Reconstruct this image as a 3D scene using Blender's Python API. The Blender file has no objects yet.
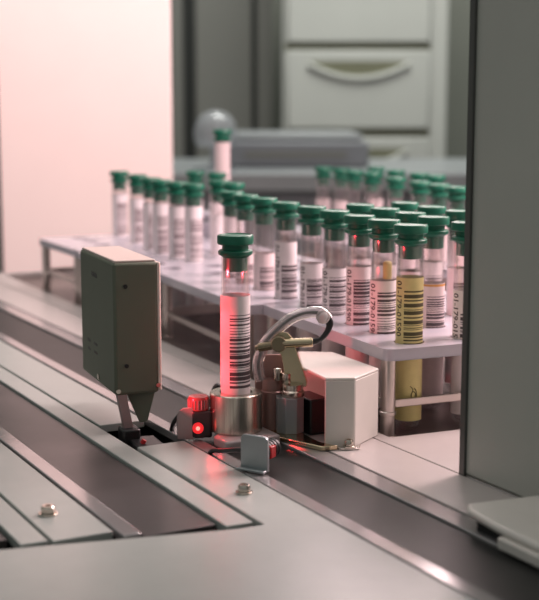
import bpy, bmesh, math, random
from mathutils import Vector, Matrix
random.seed(7)
S = 0.001                      # everything below is written in millimetres
SC = bpy.context.scene
COL = SC.collection
SC.view_settings.view_transform = 'Standard'
SC.view_settings.look = 'None'
SC.view_settings.exposure = 0
R = math.radians

# ------------------------------------------------------------------ materials
def mat(name, color, rough=0.5, metal=0.0, noise=0.0, nscale=400, bump=0.0, bscale=1500, spec=0.5, emis=None, estr=0, coat=0, ramp=None):
    m = bpy.data.materials.new(name); m.use_nodes = True
    nt = m.node_tree; b = nt.nodes['Principled BSDF']
    b.inputs['Base Color'].default_value = (*color, 1)
    b.inputs['Roughness'].default_value = rough
    b.inputs['Metallic'].default_value = metal
    b.inputs['Specular IOR Level'].default_value = spec
    b.inputs['Coat Weight'].default_value = coat
    if emis:
        b.inputs['Emission Color'].default_value = (*emis, 1); b.inputs['Emission Strength'].default_value = estr
    tc = nt.nodes.new('ShaderNodeTexCoord')
    if noise > 0:
        n = nt.nodes.new('ShaderNodeTexNoise'); n.inputs['Scale'].default_value = nscale; n.inputs['Detail'].default_value = 4
        nt.links.new(tc.outputs['Object'], n.inputs['Vector'])
        cr = nt.nodes.new('ShaderNodeValToRGB')
        cr.color_ramp.elements[0].position = .3; cr.color_ramp.elements[1].position = .7
        cr.color_ramp.elements[0].color = (*[c*(1-noise) for c in color], 1)
        cr.color_ramp.elements[1].color = (*[min(1, c*(1+noise)) for c in color], 1)
        nt.links.new(n.outputs['Fac'], cr.inputs['Fac']); nt.links.new(cr.outputs['Color'], b.inputs['Base Color'])
    if bump > 0:
        n2 = nt.nodes.new('ShaderNodeTexNoise'); n2.inputs['Scale'].default_value = bscale; n2.inputs['Detail'].default_value = 2
        nt.links.new(tc.outputs['Object'], n2.inputs['Vector'])
        bp = nt.nodes.new('ShaderNodeBump'); bp.inputs['Strength'].default_value = bump; bp.inputs['Distance'].default_value = 0.0002
        nt.links.new(n2.outputs['Fac'], bp.inputs['Height']); nt.links.new(bp.outputs['Normal'], b.inputs['Normal'])
    return m

def clear_mat(name, tint, refl=0.12, milk=0.05, milkcol=(1, .9, .9)):
    m = bpy.data.materials.new(name); m.use_nodes = True
    nt = m.node_tree; nt.nodes.clear()
    out = nt.nodes.new('ShaderNodeOutputMaterial')
    tr = nt.nodes.new('ShaderNodeBsdfTransparent'); tr.inputs['Color'].default_value = (*tint, 1)
    gl = nt.nodes.new('ShaderNodeBsdfGlossy'); gl.inputs['Roughness'].default_value = .08
    df = nt.nodes.new('ShaderNodeBsdfDiffuse'); df.inputs['Color'].default_value = (*milkcol, 1)
    lw = nt.nodes.new('ShaderNodeLayerWeight'); lw.inputs['Blend'].default_value = .35
    mp = nt.nodes.new('ShaderNodeMapRange'); mp.inputs['To Min'].default_value = refl*.5; mp.inputs['To Max'].default_value = min(1, refl*8)
    m1 = nt.nodes.new('ShaderNodeMixShader'); m2 = nt.nodes.new('ShaderNodeMixShader')
    m1.inputs['Fac'].default_value = milk
    nt.links.new(tr.outputs[0], m1.inputs[1]); nt.links.new(df.outputs[0], m1.inputs[2])
    nt.links.new(lw.outputs['Facing'], mp.inputs['Value']); nt.links.new(mp.outputs['Result'], m2.inputs['Fac'])
    nt.links.new(m1.outputs[0], m2.inputs[1]); nt.links.new(gl.outputs[0], m2.inputs[2])
    nt.links.new(m2.outputs[0], out.inputs['Surface'])
    return m

def brushed(name, color, rough=.3, sc=(2500, 2500, 60), amt=.35):
    m = mat(name, color, rough, 1.0)
    nt = m.node_tree; b = nt.nodes['Principled BSDF']
    tc = nt.nodes.new('ShaderNodeTexCoord'); mp = nt.nodes.new('ShaderNodeMapping'); mp.inputs['Scale'].default_value = sc
    n = nt.nodes.new('ShaderNodeTexNoise'); n.inputs['Scale'].default_value = 1
    cr = nt.nodes.new('ShaderNodeValToRGB')
    cr.color_ramp.elements[0].color = (*[c*(1-amt) for c in color], 1); cr.color_ramp.elements[1].color = (*[min(1, c*(1+amt)) for c in color], 1)
    nt.links.new(tc.outputs['Object'], mp.inputs['Vector']); nt.links.new(mp.outputs[0], n.inputs['Vector'])
    nt.links.new(n.outputs['Fac'], cr.inputs['Fac']); nt.links.new(cr.outputs['Color'], b.inputs['Base Color'])
    return m

M = {
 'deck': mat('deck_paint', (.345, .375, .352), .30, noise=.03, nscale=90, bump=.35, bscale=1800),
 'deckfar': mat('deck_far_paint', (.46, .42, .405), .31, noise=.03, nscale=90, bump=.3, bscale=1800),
 'polish': mat('polished_strip', (.42, .40, .40), .16, metal=.55, noise=.05, nscale=60),
 'belt': mat('belt_rubber', (.055, .048, .047), .34, noise=.15, nscale=50, spec=.45),
 'beltd': mat('belt_dark_rubber', (.022, .022, .021), .42, noise=.15, nscale=50, spec=.28),
 'black': mat('black_gap', (.006, .006, .006), .7),
 'well': mat('well_floor', (.10, .075, .068), .35, noise=.2, nscale=30),
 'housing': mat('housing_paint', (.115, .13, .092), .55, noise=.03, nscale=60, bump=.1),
 'housingtop': mat('housing_lit_top_paint', (.55, .45, .41), .4),  # paler than the housing: pink light on its top put into the colour
 'rimlight': mat('housing_rim_light_paint', (.85, .66, .60), .35),  # bright pink stands for the rim light along the housing edge
 'white': mat('white_enamel', (.68, .645, .60), .38, noise=.03, nscale=60, bump=.15),
 'column': mat('column_paint', (.42, .43, .39), .38, noise=.03, nscale=20, spec=.5),
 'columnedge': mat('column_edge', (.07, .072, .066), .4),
 'cap': mat('green_cap_plastic', (.003, .118, .068), .38, noise=.12, nscale=200, spec=.5),
 'label': mat('white_label_paper', (.80, .72, .73), .6, noise=.04, nscale=150),
 'labelpink': mat('pink_label_paper', (.74, .60, .60), .6, noise=.05, nscale=150),
 'labelyel': mat('yellow_label_paper', (.70, .59, .25), .5, noise=.06, nscale=150),
 'labelgrey': mat('grey_label_paper', (.30, .25, .26), .6, noise=.06, nscale=150),
 'ink': mat('barcode_ink', (.075, .055, .062), .55),
 'inkyel': mat('barcode_ink_on_yellow', (.075, .06, .02), .55),
 'inkgrey': mat('faded_barcode_ink', (.19, .14, .15), .6),
 'redink': mat('red_pen_ink', (.35, .03, .04), .5),
 'orange': mat('orange_rim', (.6, .28, .06), .5),
 'yelliq': mat('yellow_plasma', (.75, .62, .22), .4),
 'glass': clear_mat('tube_glass', (.985, .97, .97), .055, .02, (1, .86, .87)),
 'rack': mat('rack_plastic', (.50, .47, .53), .26, noise=.03, nscale=60, spec=.6, coat=.3),
 'steel': brushed('brushed_steel', (.62, .58, .54), .25, (300, 300, 3000)),
 'steelv': brushed('turned_steel', (.55, .52, .45), .27, (900, 900, 30), .5),
 'rod': mat('rack_post_steel', (.62, .55, .52), .28, metal=.9),
 'bracket': mat('grey_bracket_metal', (.33, .36, .37), .32, metal=.7, noise=.08, nscale=80),
 'carrier': mat('carrier_plastic', (.36, .31, .31), .3, noise=.05, nscale=80),
 'bracket2': mat('sensor_bracket_metal', (.38, .28, .28), .4, metal=.5),
 'blackpl': mat('black_plastic', (.012, .012, .013), .35),
 'redpl': mat('red_connector', (.35, .01, .012), .35, emis=(1, .02, .02), estr=.03),
 'redknob': mat('red_lens_cap', (.28, .06, .06), .25, emis=(1, .04, .05), estr=.03),
 'led': mat('red_led', (1, .05, .05), .3, emis=(1, .02, .03), estr=.55),
 'ledcore': mat('red_led_core', (1, .5, .4), .3, emis=(1, .25, .2), estr=1.6),
 'brass': mat('brass_plate', (.56, .46, .31), .22, metal=1.0, noise=.1, nscale=100),
 'bronze': mat('dark_brass', (.26, .21, .14), .22, metal=.8, noise=.1, nscale=100),
 'bluegrey': mat('anodised_grey', (.30, .32, .33), .35, metal=.5),
 'copper': mat('red_tinted_block', (.30, .17, .15), .4, metal=.3),
 'sleeve': clear_mat('clear_sleeve', (.86, .82, .82), .14, .22, (.75, .68, .68)),
 'sleevew': mat('white_sleeve_end', (.60, .55, .55), .4),
 'screw': mat('screw_steel', (.60, .54, .47), .22, metal=1.0),
 'panel': mat('back_panel_glow_paint', (.90, .72, .69), .55, noise=.015, nscale=20, emis=(1, .74, .70), estr=.2),  # weak emission added to brighten the painted panel
 'paneledge': mat('back_panel_edge', (.14, .12, .12), .5),
 'cabinet': mat('cabinet_lacquer', (.60, .61, .57), .5, noise=.02, nscale=10),
 'cabdark': mat('cabinet_recess_shade', (.20, .20, .13), .6),  # olive shade of the recesses set as a flat colour
 'greycab': mat('grey_cupboard', (.215, .215, .195), .6, noise=.02, nscale=8),
 'dark': mat('dark_gap', (.018, .02, .018), .7),
 'bench': mat('bench_top', (.34, .36, .37), .35, noise=.05, nscale=10),
 'benchd': mat('bench_front', (.24, .25, .27), .5),
 'wall': mat('wall_paint', (.30, .31, .27), .8, noise=.03, nscale=5),
 'floor': mat('floor_vinyl', (.16, .16, .155), .5, noise=.1, nscale=6),
 'frost': clear_mat('frosted_dome', (.8, .82, .84), .05, .35, (.8, .82, .85)),
}

# ------------------------------------------------------------------ mesh builder
class MB:
    def __init__(s): s.v = []; s.f = []; s.m = []; s.sm = []
    def add(s, vs, fs, mi=0, sm=False):
        o = len(s.v); s.v += [tuple(v) for v in vs]
        for f in fs: s.f.append([i+o for i in f]); s.m.append(mi); s.sm.append(sm)
        return s
    def box(s, x0, x1, y0, y1, z0, z1, mi=0):
        v = [(x, y, z) for z in (z0, z1) for y in (y0, y1) for x in (x0, x1)]
        return s.add(v, [(0, 2, 3, 1), (4, 5, 7, 6), (0, 1, 5, 4), (1, 3, 7, 5), (3, 2, 6, 7), (2, 0, 4, 6)], mi)
    def prism(s, pts, z0, z1, mi=0):
        if sum(pts[i][0]*pts[(i+1) % len(pts)][1]-pts[(i+1) % len(pts)][0]*pts[i][1] for i in range(len(pts))) < 0: pts = pts[::-1]
        n = len(pts); v = [(p[0], p[1], z0) for p in pts]+[(p[0], p[1], z1) for p in pts]
        return s.add(v, [tuple(range(n-1, -1, -1)), tuple(range(n, 2*n))]+[(i, (i+1) % n, n+(i+1) % n, n+i) for i in range(n)], mi)
    def lathe(s, prof, n=28, c=(0, 0), mi=0, sm=True, caps=True):
        v = []; f = []
        for r, z in prof:
            for i in range(n):
                a = 2*math.pi*i/n; v.append((c[0]+r*math.cos(a), c[1]+r*math.sin(a), z))
        for k in range(len(prof)-1):
            for i in range(n):
                j = (i+1) % n; f.append((k*n+i, k*n+j, (k+1)*n+j, (k+1)*n+i))
        s.add(v, f, mi, sm)
        if caps:
            o = len(s.v)-len(v)
            s.f.append([o+i for i in range(n-1, -1, -1)]); s.m.append(mi); s.sm.append(False)
            s.f.append([o+(len(prof)-1)*n+i for i in range(n)]); s.m.append(mi); s.sm.append(False)
        return s
    def tube(s, pts, rads, n=12, mi=0, sm=True, caps=True):
        P = [Vector(p) for p in pts]
        if not isinstance(rads, (list, tuple)): rads = [rads]*len(P)
        v = []; f = []; up = None
        for k, p in enumerate(P):
            d = (P[min(k+1, len(P)-1)]-P[max(k-1, 0)]).normalized()
            if up is None:
                up = Vector((0, 0, 1)) if abs(d.z) < .9 else Vector((1, 0, 0))
            a = d.cross(up).normalized(); up = a.cross(d).normalized()
            for i in range(n):
                t = 2*math.pi*i/n; v.append(p+(a*math.cos(t)+up*math.sin(t))*rads[k])
        for k in range(len(P)-1):
            for i in range(n):
                j = (i+1) % n; f.append((k*n+i, (k+1)*n+i, (k+1)*n+j, k*n+j))
        s.add(v, f, mi, sm)
        if caps:
            o = len(s.v)-len(v)
            s.f.append([o+i for i in range(n)]); s.m.append(mi); s.sm.append(False)
            s.f.append([o+(len(P)-1)*n+i for i in range(n-1, -1, -1)]); s.m.append(mi); s.sm.append(False)
        return s
    def mesh(s, name, mats):
        me = bpy.data.meshes.new(name)
        me.from_pydata([(x*S, y*S, z*S) for x, y, z in s.v], [], s.f)
        if not isinstance(mats, (list, tuple)): mats = [mats]
        for m in mats: me.materials.append(M[m])
        for p, mi, sm in zip(me.polygons, s.m, s.sm): p.material_index = mi; p.use_smooth = sm
        bm = bmesh.new(); bm.from_mesh(me); bmesh.ops.recalc_face_normals(bm, faces=bm.faces); bm.to_mesh(me); bm.free()
        me.set_sharp_from_angle(angle=R(38)); me.update(); return me
    def build(s, name, mats, parent=None, bevel=0, loc=None, rz=0, rot=None, seg=2):
        o = bpy.data.objects.new(name, s.mesh(name, mats)); COL.objects.link(o)
        if parent: o.parent = parent
        if loc: o.location = [c*S for c in loc]
        if rz: o.rotation_euler = (0, 0, R(rz))
        if rot: o.rotation_euler = [R(a) for a in rot]
        if bevel:
            b = o.modifiers.new('bevel', 'BEVEL'); b.width = bevel*S; b.segments = seg; b.limit_method = 'ANGLE'; b.angle_limit = R(40)
        return o

def smooth(pts, n=6):
    P = [Vector(p) for p in pts]; out = []
    for i in range(len(P)-1):
        p0 = P[max(i-1, 0)]; p1 = P[i]; p2 = P[i+1]; p3 = P[min(i+2, len(P)-1)]
        for k in range(n):
            t = k/n
            out.append(.5*((2*p1)+(p2-p0)*t+(2*p0-5*p1+4*p2-p3)*t*t+(3*p1-p0-3*p2+p3)*t**3))
    out.append(P[-1]); return out

def tag(o, label=None, cat=None, group=None, kind=None):
    if label: o['label'] = label
    if cat: o['category'] = cat
    if group: o['group'] = group
    if kind: o['kind'] = kind
    return o
def thing(name, label, cat, loc=(0, 0, 0), rz=0, group=None):
    o = bpy.data.objects.new(name, None); COL.objects.link(o)
    o.empty_display_size = .01
    o.location = [c*S for c in loc]; o.rotation_euler = (0, 0, R(rz))
    return tag(o, label, cat, group)

# ------------------------------------------------------------------ instrument deck
YF = 1194
dk = thing('instrument_deck', 'pale grey painted instrument deck with long parallel slots running into the distance', 'machine', (0, 0, 0))
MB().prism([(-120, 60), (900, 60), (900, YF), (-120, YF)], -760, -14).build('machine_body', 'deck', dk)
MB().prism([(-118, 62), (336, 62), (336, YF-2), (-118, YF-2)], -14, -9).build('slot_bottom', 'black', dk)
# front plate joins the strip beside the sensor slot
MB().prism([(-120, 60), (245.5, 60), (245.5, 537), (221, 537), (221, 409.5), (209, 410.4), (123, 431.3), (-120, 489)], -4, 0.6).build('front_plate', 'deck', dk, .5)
MB().prism([(221, 586), (245.5, 586), (245.5, YF), (221, YF)], -4, 0).build('cover_strip', 'deck', dk, .4)
for x0, x1, y0, m_ in [(207.8, 219.4, 412, 'deck'), (168.9, 176.2, 421, 'polish'), (143.4, 167.2, 428, 'deck'), (131.5, 142.0, 430, 'deck'),
                      (70, 92, 440, 'deck')]:
    MB().box(x0, x1, y0+4, YF, -4, 0).build('cover_strip', m_, dk, .4)
MB().box(247.3, 254.6, 60, YF, -4, 0).build('guide_rail', 'polish', dk, .4)
MB().box(286.8, 297.4, 60, YF, -4, 0).build('guide_rail', 'polish', dk, .4)
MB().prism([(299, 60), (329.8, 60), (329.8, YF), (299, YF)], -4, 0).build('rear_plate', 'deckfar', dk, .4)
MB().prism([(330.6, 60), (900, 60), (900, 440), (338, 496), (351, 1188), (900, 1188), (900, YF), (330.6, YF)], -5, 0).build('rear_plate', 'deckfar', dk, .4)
MB().prism([(331, 436), (900, 436), (900, YF-1), (331, YF-1)], -12, -5.5).build('rack_well', 'well', dk)

def belt(name, x0, x1, y0, z, m_, label):
    o = MB().box(x0, x1, y0, YF-4, -8.8, z).build(name, m_, None, .3)
    tag(o, label, 'conveyor belt', 'transport belts set in the deck')
belt('transport_belt', 255, 286.4, 70, -1.2, 'beltd', 'dark transport belt under the red-lit tube, running beside the racks')
belt('transport_belt', 177, 207.3, 424, -1.4, 'belt', 'wide brown-grey transport belt crossing the left foreground below the sensor box')
belt('transport_belt', 93, 130, 446, -1.4, 'belt', 'dark transport belt cut off at the lower left edge of the picture')

def screw(x, y, z=0.6):
    s_ = thing('deck_screw', None, None, (x, y, z))
    return s_
def add_screw(parent, x, y, z, r=3.1):
    b = MB().lathe([(r*1.35, 0), (r*1.35, .7)], 20)
    w = b.build('washer', 'screw', parent, .15, (x, y, z))
    h = MB().lathe([(r*.85, 0), (r, .3), (r, 2.2), (r*.8, 2.9), (r*.45, 2.9), (r*.45, 1.5)], 20)
    o = h.build('screw_head', 'screw', w, 0, (0, 0, .7))
    return w
add_screw(dk, 152, 463, 0.1, 2.9)
add_screw(dk, 232.7, 449, 0.7, 2.7)

# white raised cover plate at the right
cp = thing('raised_cover', 'off-white raised cover plate with rounded corner over a black gap at right edge', 'cover', (0, 0, 0))
MB().prism([(282, 60), (328.4, 60), (328.4, 369), (311, 372.5), (292, 375), (288, 369), (285.5, 350)], 4.5, 8).build('top_plate', 'white', cp, 1.6, seg=4)
MB().box(283.5, 328, 62, 346, 0.1, 4.7).build('spacer', 'white', cp, .8)
MB().box(290, 327, 346.5, 366, 0.1, 4.4).build('gap_block', 'black', cp)

# grey column
cl = thing('support_column', 'tall flat grey support column standing on the deck at right', 'column', (0, 0, 0))
MB().box(330.5, 452, 180, 429.5, 0.05, 620).build('column_body', 'column', cl, 1.5)
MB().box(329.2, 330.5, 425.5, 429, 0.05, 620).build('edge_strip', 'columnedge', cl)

# ------------------------------------------------------------------ tubes
def cap_mesh(T):
    p = [(5.3, T-17.5), (5.8, T-17), (5.92, T-11), (6.3, T-10.6), (7.6, T-9.9), (8.25, T-9.4), (8.35, T-7.9), (7.9, T-7.4), (6.4, T-7.1), (6.3, T-4.9), (8.2, T-4.7), (8.7, T-4.2), (8.75, T-.9), (8.4, T-.25), (7.6, T), (7.3, T-.4), (3, T-.5)]
    return MB().lathe(p, 36)
def glass_mesh(T, r=6.75):
    t = T-10.7
    return MB().lathe([(.6, 0), (3.5, .7), (5.7, 2.6), (r, 6), (r, t), (r-.8, t), (r-.8, 7), (4.6, 3.2), (.5, 1.5)], 36, caps=False)

def bars(seed, z0, z1):
    rr = random.Random(seed); out = []; z = z1
    while z > z0:
        h = rr.choice([.35, .4, .5, .8, .8, 1.3, 1.9]); g = rr.choice([.35, .45, .6, .8, 1.1])
        out.append((max(z-h, z0), z)); z -= h+g
    return out
def label_mesh(z0, z1, b0, b1, a0, a1, seed, r=6.98, wob=0.0, dens=1):
    zs = {z0, z1}; br = bars(seed, b0, b1) if b1 > b0 else []
    for a, b in br: zs.add(a); zs.add(b)
    if wob:
        k = z0
        while k < z1: zs.add(k); k += 4
    zs = sorted(zs); N = 60; v = []; f = []; mi = []
    rr = random.Random(seed+5); ph = rr.random()*6
    for z in zs:
        for i in range(N):
            a = 2*math.pi*i/N
            rad = r+(wob*math.sin(a*1.0+ph+z*.05) if wob else 0)
            v.append((rad*math.sin(a), -rad*math.cos(a), z))
    mb = MB()
    mb.v = v
    for k in range(len(zs)-1):
        zc = (zs[k]+zs[k+1])/2; inb = any(a < zc < b for a, b in br)
        for i in range(N):
            ac = (i+.5)*360/N
            if ac > 180: ac -= 360
            mb.f.append([k*N+i, k*N+(i+1) % N, (k+1)*N+(i+1) % N, (k+1)*N+i]); mb.sm.append(True)
            mb.m.append(1 if inb and a0 < ac < a1 else 0)
    return mb

def text_mesh(txt, size, z_top, alpha, r, matn):
    cu = bpy.data.curves.new('t', 'FONT'); cu.body = txt; cu.size = 1.0; cu.resolution_u = 2; cu.offset = .022
    o = bpy.data.objects.new('t', cu); COL.objects.link(o)
    dg = bpy.context.evaluated_depsgraph_get(); me0 = o.evaluated_get(dg).to_mesh()
    bm = bmesh.new(); bm.from_mesh(me0); bmesh.ops.triangulate(bm, faces=bm.faces)
    for _ in range(3):
        le = [e for e in bm.edges if abs(e.verts[0].co.y-e.verts[1].co.y) > .12]
        if le: bmesh.ops.subdivide_edges(bm, edges=le, cuts=1); bmesh.ops.triangulate(bm, faces=bm.faces)
    bm.verts.index_update()
    vs = [v.co.copy() for v in bm.verts]; fs = [[v.index for v in f.verts] for f in bm.faces]; bm.free()
    o.evaluated_get(dg).to_mesh_clear(); bpy.data.objects.remove(o)
    mb = MB(); out = []
    for c in vs:
        a = R(alpha)+(c.y*size-size*.35)/r
        out.append((r*math.sin(a), -r*math.cos(a), z_top-c.x*size))
    mb.add(out, fs); me = mb.mesh('printed_number', matn)
    return me

def scribble(kind, r, matn):
    rr = random.Random(kind); mb = MB()
    if kind == 1: P = [(1, 25), (2.5, 23), (1.5, 20), (3, 18), (4, 21), (2.2, 22), (1.8, 19), (3.4, 16), (4.6, 18), (4.4, 22), (3.2, 24)]
    elif kind == 2: P = [(-4, 38), (-2, 34), (0, 31), (2.4, 34), (4.2, 37), (5, 40)]
    else: P = [(-2, 14), (0, 17), (2, 15), (3, 12), (4, 15), (5, 18), (4, 21)]
    pts = [(r*math.sin(x/r), -r*math.cos(x/r), z) for x, z in [(q[0], q[1]) for q in smooth([(a, b, 0) for a, b in P], 5)]]
    mb.tube(pts, .24, 6, caps=False); return mb.mesh('pen_scribble', matn)

CAPS = {}; GLASS = {}; TXT = {}
def make_tube(name, label, cat, x, y, z0, top, lz, lmat='label', bc=None, txt=False, group=None, face=None, seed=1, r=6.98, ink='ink', wob=0.0, tilt=(0, 0)):
    T = round(top-z0, 1)
    if face is None: face = -math.degrees(math.atan2(x, y))
    t = thing(name, label, cat, (x, y, z0), face, group)
    t.rotation_euler = (R(tilt[0]), R(tilt[1]), R(face))
    if T not in CAPS: CAPS[T] = cap_mesh(T).mesh('cap', 'cap'); GLASS[T] = glass_mesh(T).mesh('glass_tube', 'glass')
    for n_, me in (('cap', CAPS[T]), ('glass_tube', GLASS[T])):
        o = bpy.data.objects.new(n_, me); COL.objects.link(o); o.parent = t
    lb = label_mesh(6.6, lz, *(bc or (0, 0)), -24, 82, seed, r, wob).build('paper_label', [lmat, ink], t)
    if txt:
        key = (txt, lmat)
        if key not in TXT: TXT[key] = text_mesh(txt, 5.1, 0, -50, r+.04, ink)
        o = bpy.data.objects.new('printed_number', TXT[key]); COL.objects.link(o); o.parent = lb; o.location = (0, 0, (lz-1.5)*S)
    return t, lb

NUM = '01-179-01590'
ZB = -5.3
WB = -5.4
tubes = []
def T_(x, y, label, lz=73, group=None, **k):
    tilt = k.pop('tilt', (0, 0))
    t, lb = make_tube('sample_tube', label, 'test tube', x, y, ZB, 102+k.pop('dz', 0), lz, group=group, tilt=tilt, **k)
    tubes.append((x, y)); return t, lb

G1 = 'green-capped sample tubes in the front racks'
t, lb = T_(364.8, 519.6, 'green-capped tube with yellow barcode label at the front right corner of the racks', 80.5, G1, lmat='labelyel', ink='inkyel', bc=(46, 74), txt=NUM, seed=11)
o = bpy.data.objects.new('pen_scribble', scribble(1, 7.1, 'inkyel')); COL.objects.link(o); o.parent = lb
t, lb = T_(368.9, 550.2, 'green-capped tube next behind the yellow-labelled one, yellow piece above its white label', 75, G1, bc=(46, 69), txt=NUM, seed=12)
MB().lathe([(2.2, 75.5), (2.4, 76), (2.4, 84), (1.6, 85)], 16).build('yellow_insert', 'yelliq', t, loc=(2.2, -1, 0))
T_(372, 579, 'third green-capped tube from the front right corner, white label printed with numbers', 79, G1, bc=(46, 72), txt=NUM, seed=13)
T_(377, 613, 'fourth green-capped tube from the front right corner, just right of the dark cable loop', 74, G1, bc=(46, 69), txt=NUM, seed=14)
T_(380.5, 645, 'green-capped tube standing directly above the clear cable loop, fifth from the front corner', 73, G1, bc=(44, 64), txt=NUM, seed=15)
t, lb = T_(402.9, 552.8, 'green-capped tube behind the gap right of the yellow-labelled tube, orange-rimmed white label', 71, G1, bc=(44, 64), lmat='labelpink', seed=16)
o = bpy.data.objects.new('pen_scribble', scribble(2, 7.1, 'ink')); COL.objects.link(o); o.parent = lb
MB().lathe([(7.02, 69.4), (7.02, 70.6)], 40, caps=False).build('orange_rim', 'orange', lb)
t, lb = T_(398.5, 516.5, 'green-capped tube half hidden by the grey column, right of the yellow one', 72, G1, bc=(44, 60), txt=NUM, seed=17)
o = bpy.data.objects.new('pen_scribble', scribble(3, 7.1, 'redink')); COL.objects.link(o); o.parent = lb
T_(407.4, 581, 'green cap peeping between the third front tube and the yellow-labelled one', 74, G1, bc=(44, 66), seed=18)
T_(440, 578, 'green cap touching the grey column, one row behind the column-side front tube', 74, G1, bc=(44, 66), seed=19)
T_(411.7, 613, 'green cap second from left in the second row behind the front tubes', 74, G1, bc=(44, 66), seed=20)
T_(444, 611, 'green cap third back beside the grey column', 74, G1, bc=(44, 66), seed=21)
T_(414.9, 645, 'leftmost green cap in the row just behind the front tubes at right', 74, G1, bc=(44, 66), seed=22)
T_(448, 645, 'green cap in the far middle of the right rack, above the yellow-labelled tube', 74, G1, bc=(44, 66), seed=23)
G2 = 'green-capped sample tubes in the middle rack'
T_(383, 681, 'green-capped tube with tall white label, rightmost in the middle rack', 82.5, G2, bc=(44, 68), txt=NUM, seed=24)
T_(389, 721, 'green-capped tube with low pinkish label, second from right in the middle rack', 71, G2, bc=(44, 62), lmat='labelpink', seed=25)
T_(392.5, 754, 'green-capped tube third from right in the middle rack', 68, G2, bc=(44, 60), lmat='labelpink', txt=NUM, seed=26)
T_(400, 789, 'green-capped tube just above the red-lit tube cap, leftmost in the middle rack', 70, G2, bc=(44, 60), seed=27)
G3 = 'green-capped sample tubes in the left racks'
T_(414, 883, 'green-capped tube with barcode, rightmost of the left cluster', 90, G3, bc=(48, 80), seed=28, ink='inkgrey')
T_(412.5, 911, 'green-capped tube second from right in the left cluster', 88, G3, bc=(48, 78), seed=29, ink='inkgrey')
T_(413, 944, 'green-capped tube third from right in the left cluster', 88, G3, bc=(48, 78), seed=30, ink='inkgrey')
T_(418.5, 977, 'green-capped tube fourth from right in the left cluster', 86, G3, bc=(48, 78), seed=31, ink='inkgrey')
T_(427.5, 1028, 'green-capped tube second from left in the left cluster', 86, G3, bc=(48, 78), seed=32, ink='inkgrey')
T_(436.5, 1093, 'leftmost green-capped tube of all, standing against the bright pink panel', 86, G3, bc=(48, 78), seed=33, ink='inkgrey')
T_(447, 879, 'green-capped tube right half of the overlapping pair behind the red-lit tube', 80, G3, seed=34)
T_(451, 913, 'green-capped tube left half of the overlapping pair behind the red-lit tube', 80, G3, seed=35)
T_(500, 1062, 'left of the two blurred green caps above the left cluster', 80, G3, seed=36)
T_(503, 1022, 'right of the two blurred green caps above the left cluster', 80, G3, seed=37)
G4 = 'blurred green-capped tubes in the rear racks'
rear = [(645, 1071, 'leftmost green cap of the blurred rear racks'), (644, 1036, 'second green cap from the left in the blurred rear racks'),
 (636, 1000, 'third green cap from the left in the blurred rear racks'), (631, 962, 'fourth green cap from the left in the front line of the rear racks'),
 (604.7, 885, 'wide green cap near the middle of the blurred rear line'), (588.6, 827, 'third green cap from the column in the blurred rear line'),
 (580, 790, 'second green cap from the column in the blurred rear line'), (572, 756, 'blurred rear green cap touching the grey column'),
 (690, 1044, 'left green cap of the farthest rear line'), (674, 986, 'second green cap of the farthest rear line'),
 (662, 931, 'third green cap of the farthest rear line'), (655, 897, 'farthest-line green cap nearest the grey column')]
for i, (x, y, l) in enumerate(rear): T_(x, y, l, 76, G4, lmat='labelpink', seed=50+i)

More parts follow.
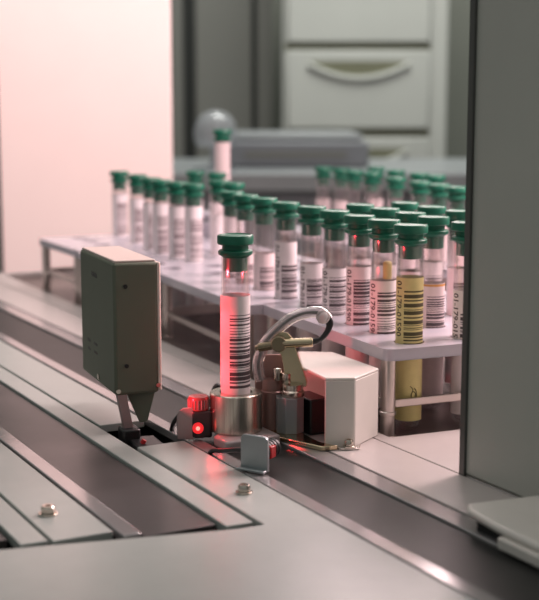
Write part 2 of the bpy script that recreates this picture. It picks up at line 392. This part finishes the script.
# ------------------------------------------------------------------ racks
def rack(label, corner, yaw, m_s, m_t, ns, nt, ps, pt, zt=41.5, zb=-5.4):
    rk = thing('tube_rack', label, 'rack', (corner[0], corner[1], zb), -yaw, 'white tube racks')
    c, s_ = math.cos(R(yaw)), math.sin(R(yaw))
    loc = []
    for x, y in tubes:
        dx, dy = x-corner[0], y-corner[1]
        loc.append((dx*c-dy*s_, dx*s_+dy*c))
    bm_ = MB(); z1 = zt-zb; z0 = z1-6; HR = 7.9
    W = m_s+(ns-.5)*ps; L = m_t+(nt-.5)*pt; X0 = m_s-ps/2; Y0 = m_t-pt/2
    for i in range(ns):
        for j in range(nt):
            cx, cy = m_s+i*ps, m_t+j*pt
            hx, hy = cx, cy
            best = None
            for lx, ly in loc:
                if abs(lx-cx) <= ps/2 and abs(ly-cy) <= pt/2: best = (lx, ly)
            if best:
                hx = max(cx-ps/2+HR+.3, min(cx+ps/2-HR-.3, best[0])); hy = max(cy-pt/2+HR+.3, min(cy+pt/2-HR-.3, best[1]))
            xa, xb, ya, yb = cx-ps/2, cx+ps/2, cy-pt/2, cy+pt/2
            angs = sorted([2*math.pi*k/24 for k in range(24)]+[math.atan2(q-hy, p-hx) % (2*math.pi) for p in (xa, xb) for q in (ya, yb)])
            inn = []; out = []
            for a in angs:
                ca, sa = math.cos(a), math.sin(a)
                inn.append((hx+HR*ca, hy+HR*sa))
                tx = ((xb-hx)/ca if ca > 1e-9 else (xa-hx)/ca if ca < -1e-9 else 1e9)
                ty = ((yb-hy)/sa if sa > 1e-9 else (ya-hy)/sa if sa < -1e-9 else 1e9)
                k = min(tx, ty); out.append((hx+k*ca, hy+k*sa))
            n = len(angs)
            v = [(*p, z1) for p in inn]+[(*p, z1) for p in out]+[(*p, z0) for p in inn]+[(*p, z0) for p in out]
            f = []
            for k in range(n):
                q = (k+1) % n
                f += [(k, n+k, n+q, q), (2*n+k, 2*n+q, 3*n+q, 3*n+k), (k, q, 2*n+q, 2*n+k)]
            bm_.add(v, f)
    e = min(6, X0, Y0) if min(X0, Y0) > 0 else 4
    xa, ya, xb, yb = X0, Y0, W, L
    ex0, ey0, ex1, ey1 = 0, 0, W+5, L+2
    rad = 5
    def arc(cx, cy, a0):
        return [(cx+rad*math.cos(R(a0+k*15)), cy+rad*math.sin(R(a0+k*15))) for k in range(7)]
    outer = arc(ex1-rad, ey1-rad, 0)+arc(ex0+rad, ey1-rad, 90)+arc(ex0+rad, ey0+rad, 180)+arc(ex1-rad, ey0+rad, 270)
    inner = []
    for p in outer: inner.append((max(xa, min(xb, p[0])), max(ya, min(yb, p[1]))))
    n = len(outer)
    v = [(*p, z1) for p in outer]+[(*p, z1) for p in inner]+[(*p, z0) for p in outer]+[(*p, z0) for p in inner]
    f = []
    for k in range(n):
        q = (k+1) % n
        f.append((k, q, 2*n+q, 2*n+k))
        if inner[k] != inner[q]:
            f += [(k, n+k, n+q, q), (2*n+k, 2*n+q, 3*n+q, 3*n+k)]
        else:
            f += [(k, n+k, q), (2*n+k, 2*n+q, 3*n+k)]
    bm_.add(v, f)
    bm_.build('top_plate', 'rack', rk)
    xs = [5, ex1-6]; ys = [6.5, ey1-7]
    for x in xs:
        for y in ys:
            MB().lathe([(4.6, 0), (4.6, 1.2), (3.7, 1.6), (3.7, 12), (4.3, 12.3), (4.3, 13.8), (3.7, 14.2), (3.7, z0)], 22, (x, y)).build('post', 'rod', rk)
    MB().box(xs[0]+3.7, xs[1]-3.7, ys[0]-1.2, ys[0]+1.2, 15.5, 19.5).build('lower_bar', 'rod', rk, .4)
    MB().box(xs[0]+3.7, xs[1]-3.7, ys[1]-1.2, ys[1]+1.2, 15.5, 19.5).build('lower_bar', 'rod', rk, .4)
    MB().box(xs[0]-1.2, xs[0]+1.2, ys[0]+3.7, ys[1]-3.7, 15.5, 19.5).build('lower_bar', 'rod', rk, .4)
    MB().box(xs[1]-1.2, xs[1]+1.2, ys[0]+3.7, ys[1]-3.7, 15.5, 19.5).build('lower_bar', 'rod', rk, .4)
    return rk
rack('white plastic tube rack nearest the camera, beside the grey column', (341.9, 506.5), 5.5, 21.6, 15.3, 4, 5, 34, 31.8)
rack('white plastic tube rack in the middle, behind the brass bracket', (345, 664), 5.2, 37, 20, 3, 5, 34, 32.5)
rack('white plastic tube rack behind the sensor box, mostly filled at its right', (351, 832), 2.0, 28, 18, 4, 5, 34, 32)
rack('white plastic tube rack farthest left, with empty holes at its left end', (358, 1000), 2.0, 34, 29, 4, 3, 34, 31)
rack('blurred rear tube rack nearer the column', (540, 752), 14, 30, 14, 4, 5, 33, 33)
rack('blurred rear tube rack farther from the camera', (585, 930), 8, 24, 20, 4, 5, 33, 33)

# ------------------------------------------------------------------ the scanned tube in its steel puck
pk = thing('steel_puck', 'round brushed steel puck holding the red-lit tube upright on the belt', 'tube holder', (270.9, 531.1, -1.15))
MB().prism([(x-270.9, y-531.1) for x, y in [(256, 512), (285.5, 512), (285.5, 548), (268, 548), (264, 538), (260.5, 529), (256, 526)]], .05, 5.4).build('carrier_plate', 'carrier', pk, 1.2, seg=3)
MB().lathe([(8, 5.45), (12.5, 5.45), (12.8, 5.8), (12.8, 24.0), (12.3, 24.5), (8.0, 24.5), (8.0, 8.0), (0.5, 8.0)], 48).build('body', 'steelv', pk)
tt, lb = make_tube('sample_tube', 'green-capped tube glowing red on its left half, standing in the steel puck', 'test tube', 270.9, 531.1, 7.05, 100.2, 64, bc=(19, 55), seed=3, r=7.2, wob=.25)

# ------------------------------------------------------------------ sensor box
sb = thing('scanner_box', 'dark grey upright scanner box with lit top painted pale, on angled legs over the deck slot', 'scanner', (222.2, 566.9, 0), -6.5)
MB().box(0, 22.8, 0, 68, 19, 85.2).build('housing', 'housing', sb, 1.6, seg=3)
MB().box(1, 21.8, 1.2, 67, 84.9, 86.2).build('lit_top', 'housingtop', sb, .5)  # pale slab carries the lit look of the box top
MB().box(22.4, 24.2, -.2, 67.4, 20, 84.8).build('side_strip', 'rimlight', sb, .8, seg=4)  # thin added strip, coloured as the rim light on this edge
for z in (33.8, 73.5):
    sc_ = MB().tube([(6, .2, z), (6, -.5, z)], 1.1, 14).build('screw', 'blackpl', sb)
for (yy, zz, w, h) in [(38, 74, 12, 2.6), (52, 38, 8, 1.5), (38, 38, 8, 1.5), (38, 33.5, 8, 1.5), (52, 33.5, 6, 1.5)]:
    m_ = MB()
    for k in range(int(w/2)):
        m_.box(-.12, .2, yy-w/2+k*2, yy-w/2+k*2+1.2, zz, zz+h*(1 if k % 2 else .8))
    m_.build('worn_marking', 'blackpl', sb)
def leg(p):
    (x0, z0), (x1, z1) = p
lg = MB()
lg.add([(0.5, 1, 22), (5.5, 1, 22), (9.5, 1, 1), (4.5, 1, 1), (.5, 4, 22), (5.5, 4, 22), (9.5, 4, 1), (4.5, 4, 1)], [(0, 1, 2, 3), (7, 6, 5, 4), (0, 4, 5, 1), (1, 5, 6, 2), (2, 6, 7, 3), (3, 7, 4, 0)])
lg.build('leg', 'bracket2', sb, .4)
l2 = MB()
l2.add([(6.5, 8, 22), (22, 2, 22), (17, 2, 4), (13, 2, 4), (6.5, 10, 22), (22, 4, 22), (17, 4, 4), (13, 4, 4)], [(0, 1, 2, 3), (7, 6, 5, 4), (0, 4, 5, 1), (1, 5, 6, 2), (2, 6, 7, 3), (3, 7, 4, 0)])
l2.build('leg', 'housing', sb, .4)
MB().tube([(1.5, .2, 21.4), (1.5, -1, 21.4)], 1.2, 10).build('corner_screw', 'screw', sb)
MB().tube([(22, .2, 23), (22, -1, 23)], 1.2, 10).build('corner_screw', 'screw', sb)
MB().tube([(-.6, 32, 22.5), (.5, 32, 22.5)], 1.6, 10).build('corner_screw', 'screw', sb)
MB().box(6, 20, -22, 2, -8.9, -3).build('slot_block', 'blackpl', sb, 1)
MB().box(3, 12, -3, 8, -8.9, 2).build('foot_block', 'blackpl', sb, 1)
MB().tube([(10, -12, -3), (11, -12.3, -1.2)], 1.3, 10).build('red_indicator', 'redpl', sb)

# ------------------------------------------------------------------ red sensor unit left of the puck
ru = thing('red_sensor', 'small black sensor with red lens cap and glowing red lamp, left of the steel puck', 'sensor', (243, 539.5, 0), -26)
m_ = MB()
prof = [(0, .7), (0, 12.5), (1, 15), (3.2, 16.3), (8, 16.6), (8, .7)]
n = len(prof)
m_.add([(x, y, z) for y in (0, 1.6) for x, z in prof], [tuple(range(n)), tuple(range(2*n-1, n-1, -1))]+[(i, (i+1) % n, n+(i+1) % n, n+i) for i in range(n)])
m_.build('bracket', 'bracket2', ru, .4)
MB().box(7.2, 17, -.5, 9, 1.4, 14.8).build('sensor_body', 'blackpl', ru, 1.2, seg=3)
kb = MB()
vs = []
kb.lathe([(4.9, 14.8), (5.1, 15.3), (5.1, 20.5), (4.6, 21.4), (3.4, 21.6)], 32, (10.5, 4.5))
kbo = kb.build('lens_cap', 'redknob', ru)
rb = MB()
for k in range(20):
    a = 2*math.pi*k/20; rb.tube([(10.5+5.1*math.cos(a), 4.5+5.1*math.sin(a), 15.6), (10.5+5.1*math.cos(a), 4.5+5.1*math.sin(a), 20)], .32, 6)
rb.build('ribs', 'bracket2', kbo)
ld = MB().tube([(10.2, -.4, 6.6), (10.2, -1.5, 6.6)], 2.7, 20).build('lamp_ring', 'led', ru)
MB().tube([(10.2, -1.5, 6.6), (10.2, -1.9, 6.6)], 1.0, 14).build('lamp_core', 'ledcore', ld)
MB().tube([(8.6, .5, 2.2), (13, .5, 2.2)], 1.0, 10).build('foot', 'blackpl', ru)

# front bracket with connector
fb = thing('angle_bracket', 'upright grey metal angle bracket with rounded corners in front of the puck', 'bracket', (247.8, 481.5, 0.65), -60)
m_ = MB(); W_ = 14; H_ = 16
prof = [(0, 0), (0, H_-2.2)]+[(2.2-2.2*math.cos(R(a)), H_-2.2+2.2*math.sin(R(a))) for a in (30, 60, 90)]+[(W_-2.2+2.2*math.sin(R(a)), H_-2.2+2.2*math.cos(R(a))) for a in (0, 30, 60, 90)]+[(W_, 0)]
n = len(prof)
m_.add([(x, y, z) for y in (0, 1.8) for x, z in prof], [tuple(range(n)), tuple(range(2*n-1, n-1, -1))]+[(i, (i+1) % n, n+(i+1) % n, n+i) for i in range(n)])
m_.build('upright', 'bracket', fb, .35)
MB().box(-1, W_, -3.0, 0, 0, 1.2).build('base_flange', 'bracket', fb, .4)
cn = thing('cable_connector', 'black ribbed cable connector with red band, fixed behind the grey angle bracket', 'connector', (256.6, 478.4, 7.6), 30)
m_ = MB()
for k in range(5): m_.lathe([(4.1, k*2.2), (4.3, k*2.2+.3), (4.3, k*2.2+1.3), (3.6, k*2.2+1.5), (3.6, k*2.2+2.2)], 20)
mo = m_.build('ribbed_sleeve', 'blackpl', cn, rot=(0, 90, 0))
MB().box(1.0, 5.5, -4.6, -1.6, -2.8, 2.8).build('red_band', 'redpl', cn, .5)
cb = MB().tube(smooth([(246.5, 514, -3), (247.5, 510, 1.6), (249.5, 503, 3.2), (251, 494, 5.6), (254.5, 484.5, 7.4)], 8), 1.15, 10).build('black_cable', 'blackpl')
tag(cb, 'thin black cable running up from the slot to the grey angle bracket', 'cable')
cb2 = MB().tube(smooth([(250, 562, -2), (249, 556, 5), (253, 552, 11), (256, 545, 13)], 6), 1.3, 10).build('black_cable', 'blackpl')
tag(cb2, 'short black cable arching between the scanner box and the red-lamp sensor', 'cable')

# ------------------------------------------------------------------ gripper assembly right of the puck
gp = thing('clamp_assembly', 'brass and grey metal clamp assembly with knurled cylinder, right of the steel puck', 'clamp', (297, 524, 0.1))
MB().prism([(-11, 12), (-12, -6), (-8, -16), (-2, -34), (6, -36), (2, -26), (3, -8), (6, 12)], 0, 2.2).build('base_plate', 'brass', gp, .5)
MB().lathe([(7.2, 2.2), (7.2, 20)], 8, (-.8, -1.5), sm=False).build('grey_cylinder', 'bluegrey', gp, .3)
k_ = MB().lathe([(5.6, 20), (5.9, 20.4), (5.9, 22.5), (5.2, 23.2), (5.2, 26), (3, 26.3)], 24, (.5, -2)).build('knurled_top', 'screw', gp)
MB().lathe([(5.8, 2.2), (5.8, 21), (5.0, 21.6), (5.0, 27), (3.4, 27.4)], 20, (-5, 9)).build('rear_cylinder', 'copper', gp)
MB().lathe([(2.1, 27), (2.4, 27.4), (2.4, 33), (1.4, 33.4)], 14, (-4, 5)).build('screw', 'screw', gp)
MB().lathe([(2.1, 26), (2.4, 26.4), (2.4, 31), (1.4, 31.4)], 14, (-1.5, .5)).build('screw', 'screw', gp)
# triangular plate, facing the camera side
rx, ry = .878, -.478
def P(u, z, d=0): return (u*rx+d*.478, u*ry+d*.878, z)
tri = [(-1.5, 24), (8.2, 24.5), (8.8, 27), (4.4, 39), (1.2, 49), (-1.0, 51.5), (-5.5, 52), (-8, 50), (-8, 43.5), (-4.2, 40.5), (-3.0, 33)]
m_ = MB(); n = len(tri)
m_.add([P(u, z, d) for d in (-1.6, 0) for u, z in tri], [tuple(range(n)), tuple(range(2*n-1, n-1, -1))]+[(i, (i+1) % n, n+(i+1) % n, n+i) for i in range(n)])
m_.build('bracket_plate', 'brass', gp, .4)
MB().tube([P(-5.5, 46.2, -4.5), P(-5.5, 46.2, 2)], [3.9, 3.9], 20).build('pivot_boss', 'bronze', gp, .5)
MB().tube([P(-3.5, 46.4, -2.5), P(4, 46.7, -2.5), P(11.2, 46.9, -2.5)], [2.3, 2.3, 2.3], 18).build('brass_rod', 'brass', gp, .3)
m_ = MB().tube([P(-17, 44, -2), P(-15.5, 44.2, -2), P(-15.4, 44.2, -2), P(-9, 45.3, -2)], [1.2, 1.5, 2.2, 2.2], 14)
m_.build('brass_nut', 'bronze', gp)
# red tinted rear plate
MB().prism([(-12, 14), (-11, 15.6), (8, 5.5), (7, 4)], 2.3, 39).build('rear_plate', 'copper', gp, .5)

cable = [(306.3, 518.3, 46.9), (309.8, 516.7, 47.9), (313.1, 515.5, 51.6), (314.6, 515.4, 55.6), (313.6, 516.4, 58.4)]
hs = thing('cable_loop', 'black cable in a clear plastic sleeve looping over the brass clamp', 'cable', (306.3, 518.3, 46.9))
def rel(L, o): return [(a-o[0], b-o[1], c-o[2]) for a, b, c in L]
O = cable[0]
dkb = MB()
for j in range(3):
    off = (j-1)*1.1
    dkb.tube(smooth([(x+off*.5, y-off*.3, z+off*.45) for x, y, z in rel(cable, O)], 6), 1.15, 10)
dkb.build('black_wires', 'blackpl', hs)
sl = [(314.2, 516.0, 57.6), (311.7, 517.9, 60.8), (305.6, 521.2, 61.2), (298.6, 524.7, 58.8), (291.7, 527.4, 52.9), (285.7, 529.6, 46.8), (281.8, 530.6, 40.0), (284.5, 545.3, 34.2), (285.4, 546.9, 26)]
sl = [(314.2, 516.0, 57.6), (311.7, 517.9, 60.8), (305.6, 521.2, 61.0), (298.6, 524.7, 58.4), (291.7, 527.4, 52.6), (287.2, 530.2, 46.8), (285.0, 532.2, 40.0), (284.6, 534.0, 34.2), (286.5, 534.5, 27)]
MB().tube(smooth(rel(sl, O), 8), 2.9, 16, caps=False).build('clear_sleeve', 'sleeve', hs)
MB().tube(smooth(rel(sl[1:], O), 8), .8, 8).build('inner_wire', 'blackpl', hs)
MB().lathe([(.4, -3.6), (2.2, -3.0), (3.4, -1.2), (3.6, .4), (2.8, 2.3), (1.2, 3.4), (.3, 3.6)], 18).build('white_collar', 'sleevew', hs, loc=rel([(312.0, 517.4, 59.0)], O)[0])

# black guide post left of the puck
ptb = MB().tube(smooth([(292, 601, 0), (292.3, 600, 6), (294, 599, 10), (295.5, 598, 8), (296, 597, 1)], 6), 1.8, 10).build('black_clip', 'blackpl')
tag(ptb, 'small black clip behind the left side of the steel puck', 'clip')

# white angular cover
wc = thing('white_cover', 'white angular sheet-metal cover, open on its left side, right of the clamp', 'cover', (300, 494.5, 0))
c0 = (300, 494.5)
pts = [(299.6, 494.6), (312.6, 488.6), (334.5, 501.5), (336.5, 548), (321, 558), (303, 522)]
pl = [(x-c0[0], y-c0[1]) for x, y in pts]
MB().prism(pl, 32.4, 34).build('top_panel', 'white', wc, .7, seg=3)
def wallseg(a, b, z0, z1, t=1.6):
    ax, ay = a; bx, by = b; d = math.hypot(bx-ax, by-ay); nx, ny = -(by-ay)/d*t, (bx-ax)/d*t
    return [(ax, ay), (bx, by), (bx+nx, by+ny), (ax+nx, ay+ny)]
MB().prism(wallseg(pl[0], pl[1], 0, 0), .1, 32.6).build('front_panel', 'white', wc, .5)
MB().prism(wallseg(pl[1], pl[2], 0, 0), .1, 32.6).build('angled_panel', 'white', wc, .5)
MB().prism(wallseg(pl[2], pl[3], 0, 0), .1, 32.6).build('side_panel', 'white', wc, .5)
MB().prism(wallseg(pl[3], pl[4], 0, 0), .1, 32.6).build('back_panel', 'white', wc, .5)
MB().box(4.5, 16, 22, 42, .1, 18).build('inner_block', 'blackpl', wc, 1)
MB().prism([(4, -7.5), (12, -11), (17, -4.5), (12.5, -6.5), (2, -2.5)], .1, 1.1).build('mounting_tab', 'steel', wc, .2)
add_screw(wc, 8.6, -7.2, 1.1, 2.2)

# ------------------------------------------------------------------ far raised tube and its block
hb = thing('raised_holder', 'pale pink raised block carrying the single high tube behind the racks', 'tube holder', (512, 1022, -5.4), -26)
MB().box(-20, 20, -12, 16, 0, 62).box(-20, 20, -12, 16, 64, 70).build('block', 'rack', hb, 2)
MB().lathe([(3, 62), (3, 64)], 12).build('spacer', 'rod', hb)
make_tube('sample_tube', 'single blurred tube standing higher than all others, behind the racks', 'test tube', 519, 1043, 64.7, 140.5, 64, lmat='labelpink', seed=90)
hb.location = (519*S, 1043*S, -5.4*S)

# ------------------------------------------------------------------ background
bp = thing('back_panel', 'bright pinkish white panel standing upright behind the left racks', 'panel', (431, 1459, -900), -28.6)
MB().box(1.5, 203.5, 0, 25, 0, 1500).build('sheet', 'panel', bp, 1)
MB().box(-3, 1.4, -1, 26, 0, 1500).build('side_strip', 'paneledge', bp)

dc = thing('drawer_cabinet', 'blurred off-white drawer cabinet with curved handle recesses in the background', 'cabinet', (1477, 2642, -900), -28.6)
MB().box(0, 393, 12, 500, 0, 1700).build('body', 'cabinet', dc, 4)
for z0, z1 in [(1213, 1430), (1010, 1196), (800, 990), (590, 780)]:
    d_ = MB().box(10, 350, -6, 11, z0, z1).build('drawer', 'cabinet', dc, 5)
    mm = MB(); nn = 16; vs = []; fs = []
    for k in range(nn+1):
        x = 60+240*k/nn; q = 1-((x-180)/120)**2
        vs += [(x, -7, z1-26), (x, -7, z1-26-34*q)]
    for k in range(nn): fs.append((2*k, 2*k+1, 2*k+3, 2*k+2))
    mm.add(vs, fs).build('recess_shade', 'cabdark', d_)  # flat olive patch painted as the shade inside the handle recess
    m3 = MB(); m3.tube([(60+240*k/nn, -10, z1-26-34*(1-((240*k/nn-120)/120)**2)-7) for k in range(nn+1)], 7, 8); m3.build('handle_lip', 'cabinet', d_)
    MB().box(4, 352, 9, 12.5, z0-16, z0-1).build('drawer_gap', 'cabdark', dc)

gc = thing('grey_cupboard', 'blurred grey cupboard behind the racks, left of the drawer cabinet', 'cupboard', (1371, 3048, -900), -28.6)
MB().box(0, 62, 0, 400, 0, 1700).build('side_panel', 'greycab', gc, 2)
MB().box(62, 208, -3, 120, 0, 1700).build('door', 'greycab', gc, 2)
MB().box(30, 62, -8, 0, 0, 1700).build('door_edge', 'dark', gc, 2)
gd = MB().box(209, 222, 2, 120, 0, 1700).build('shadow_gap', 'dark', gc)
MB().box(223, 262, -3, 120, 0, 1700).build('filler_panel', 'greycab', gc, 2)

bn = thing('lab_bench', 'blurred blue-grey laboratory bench behind the tube racks', 'bench', (1150, 1700, -900), -28.6)
MB().box(-420, 420, 0, 620, 925, 955).build('worktop', 'bench', bn, 3)
MB().box(-400, 400, 30, 600, 0, 924).build('base_cabinet', 'benchd', bn, 3)
ins = thing('bench_instrument', 'blurred flat grey instrument lying on the bench behind the racks', 'instrument', (1150, 1700, 55.5), -28.6)
MB().box(-300, -20, 180, 520, 0, 46).build('lower_case', 'benchd', ins, 6)
MB().box(-290, -30, 190, 510, 46.2, 60).build('lid', 'bench', ins, 6)
MB().box(-240, -60, 176, 179.8, 18, 28).build('front_slot', 'greycab', ins)
dm = thing('pale_dome', 'blurred pale rounded dome on the bench, just above the single high tube', 'dome', (944, 1923, 55.5))
MB().lathe([(38, 0), (38, 3), (14, 6), (9, 12), (9, 40)], 24).build('foot', 'frost', dm)
MB().lathe([(30, 40), (36, 50), (37, 66), (33, 82), (22, 95), (6, 101), (.5, 101.5)], 30).build('dome_shell', 'frost', dm)

wb = MB().box(-2500, 2600, 0, 40, -900, 1700).build('wall_back', 'wall', None, loc=(2000, 3500, 0), rz=-28.6); tag(wb, kind='structure')
wb['label'] = 'pale olive grey back wall'
fl = MB().box(-2500, 5500, -600, 5600, -940, -900).build('floor', 'floor'); tag(fl, kind='structure')
wr = thing('wall_box', 'small dark box on the far wall between drawer cabinet and column', 'box', (2005, 2960, 255), -28.6)
MB().box(-30, 70, -60, 0, 0, 60).build('box_body', 'dark', wr, 4)
MB().box(-30, 70, -60, 0, -70, -12).build('lower_cover', 'cabinet', wr, 4)

# ------------------------------------------------------------------ light
w = bpy.data.worlds.new('room_light'); SC.world = w; w.use_nodes = True
nt = w.node_tree; bg = nt.nodes['Background']
tc = nt.nodes.new('ShaderNodeTexCoord'); sp = nt.nodes.new('ShaderNodeSeparateXYZ'); cr = nt.nodes.new('ShaderNodeValToRGB')
nt.links.new(tc.outputs['Generated'], sp.inputs[0]); nt.links.new(sp.outputs['Z'], cr.inputs['Fac'])
cr.color_ramp.elements[0].color = (.25, .25, .24, 1); cr.color_ramp.elements[1].color = (.62, .66, .63, 1)
nt.links.new(cr.outputs['Color'], bg.inputs['Color']); bg.inputs['Strength'].default_value = .62

def area(name, loc, tgt, size, energy, color, sy=None):
    l = bpy.data.lights.new(name, 'AREA'); l.energy = energy; l.color = color; l.size = size*S
    if sy: l.shape = 'RECTANGLE'; l.size_y = sy*S
    o = bpy.data.objects.new(name, l); COL.objects.link(o); o.location = [c*S for c in loc]
    d = Vector(tgt)-Vector(loc); o.rotation_euler = d.to_track_quat('-Z', 'Y').to_euler(); return o
area('rack_lamp', (720, 540, 400), (400, 660, 50), 220, 6.4, (1, .74, .74), 420)
area('panel_fill', (330, 1150, 620), (560, 1440, 120), 320, 2.1, (1, .80, .77))  # unseen lamp added to brighten the back panel
area('back_lamp', (800, 1150, 480), (520, 950, 60), 260, 2.6, (1, .76, .76))
area('top_lamp', (150, 700, 1100), (330, 620, 0), 700, 1.6, (1, .90, .86))
area('room_lamp', (1300, 1900, 1600), (1700, 2700, 200), 900, 22, (1, 1, .95))
def spot(name, loc, tgt, energy, color, ang, rad=1, blend=.3):
    l = bpy.data.lights.new(name, 'SPOT'); l.energy = energy; l.color = color; l.spot_size = R(ang); l.spot_blend = blend; l.shadow_soft_size = rad*S
    o = bpy.data.objects.new(name, l); COL.objects.link(o); o.location = [c*S for c in loc]
    d = Vector(tgt)-Vector(loc); o.rotation_euler = d.to_track_quat('-Z', 'Y').to_euler(); return o
for z_ in (26, 50, 76): spot('scanner_beam', (225, 535, z_), (270.9, 531, z_-4), .115, (1, .04, .065), 54, 1.5)
spot('sensor_glow', (255, 526, 12), (250, 520, 0), .006, (1, .03, .04), 150, 2, 1)

# ------------------------------------------------------------------ camera
F_ = 1250.0
cam = bpy.data.cameras.new('camera'); co = bpy.data.objects.new('camera', cam); COL.objects.link(co)
cam.sensor_fit = 'HORIZONTAL'; cam.sensor_width = 36; cam.lens = F_/539*36
cam.clip_start = .01; cam.clip_end = 50
co.location = (0, 0, .160)
co.rotation_euler = (R(90-8.7324), 0, R(-28.5995))
cam.dof.use_dof = True; cam.dof.focus_distance = .610; cam.dof.aperture_fstop = 13.5
SC.camera = co
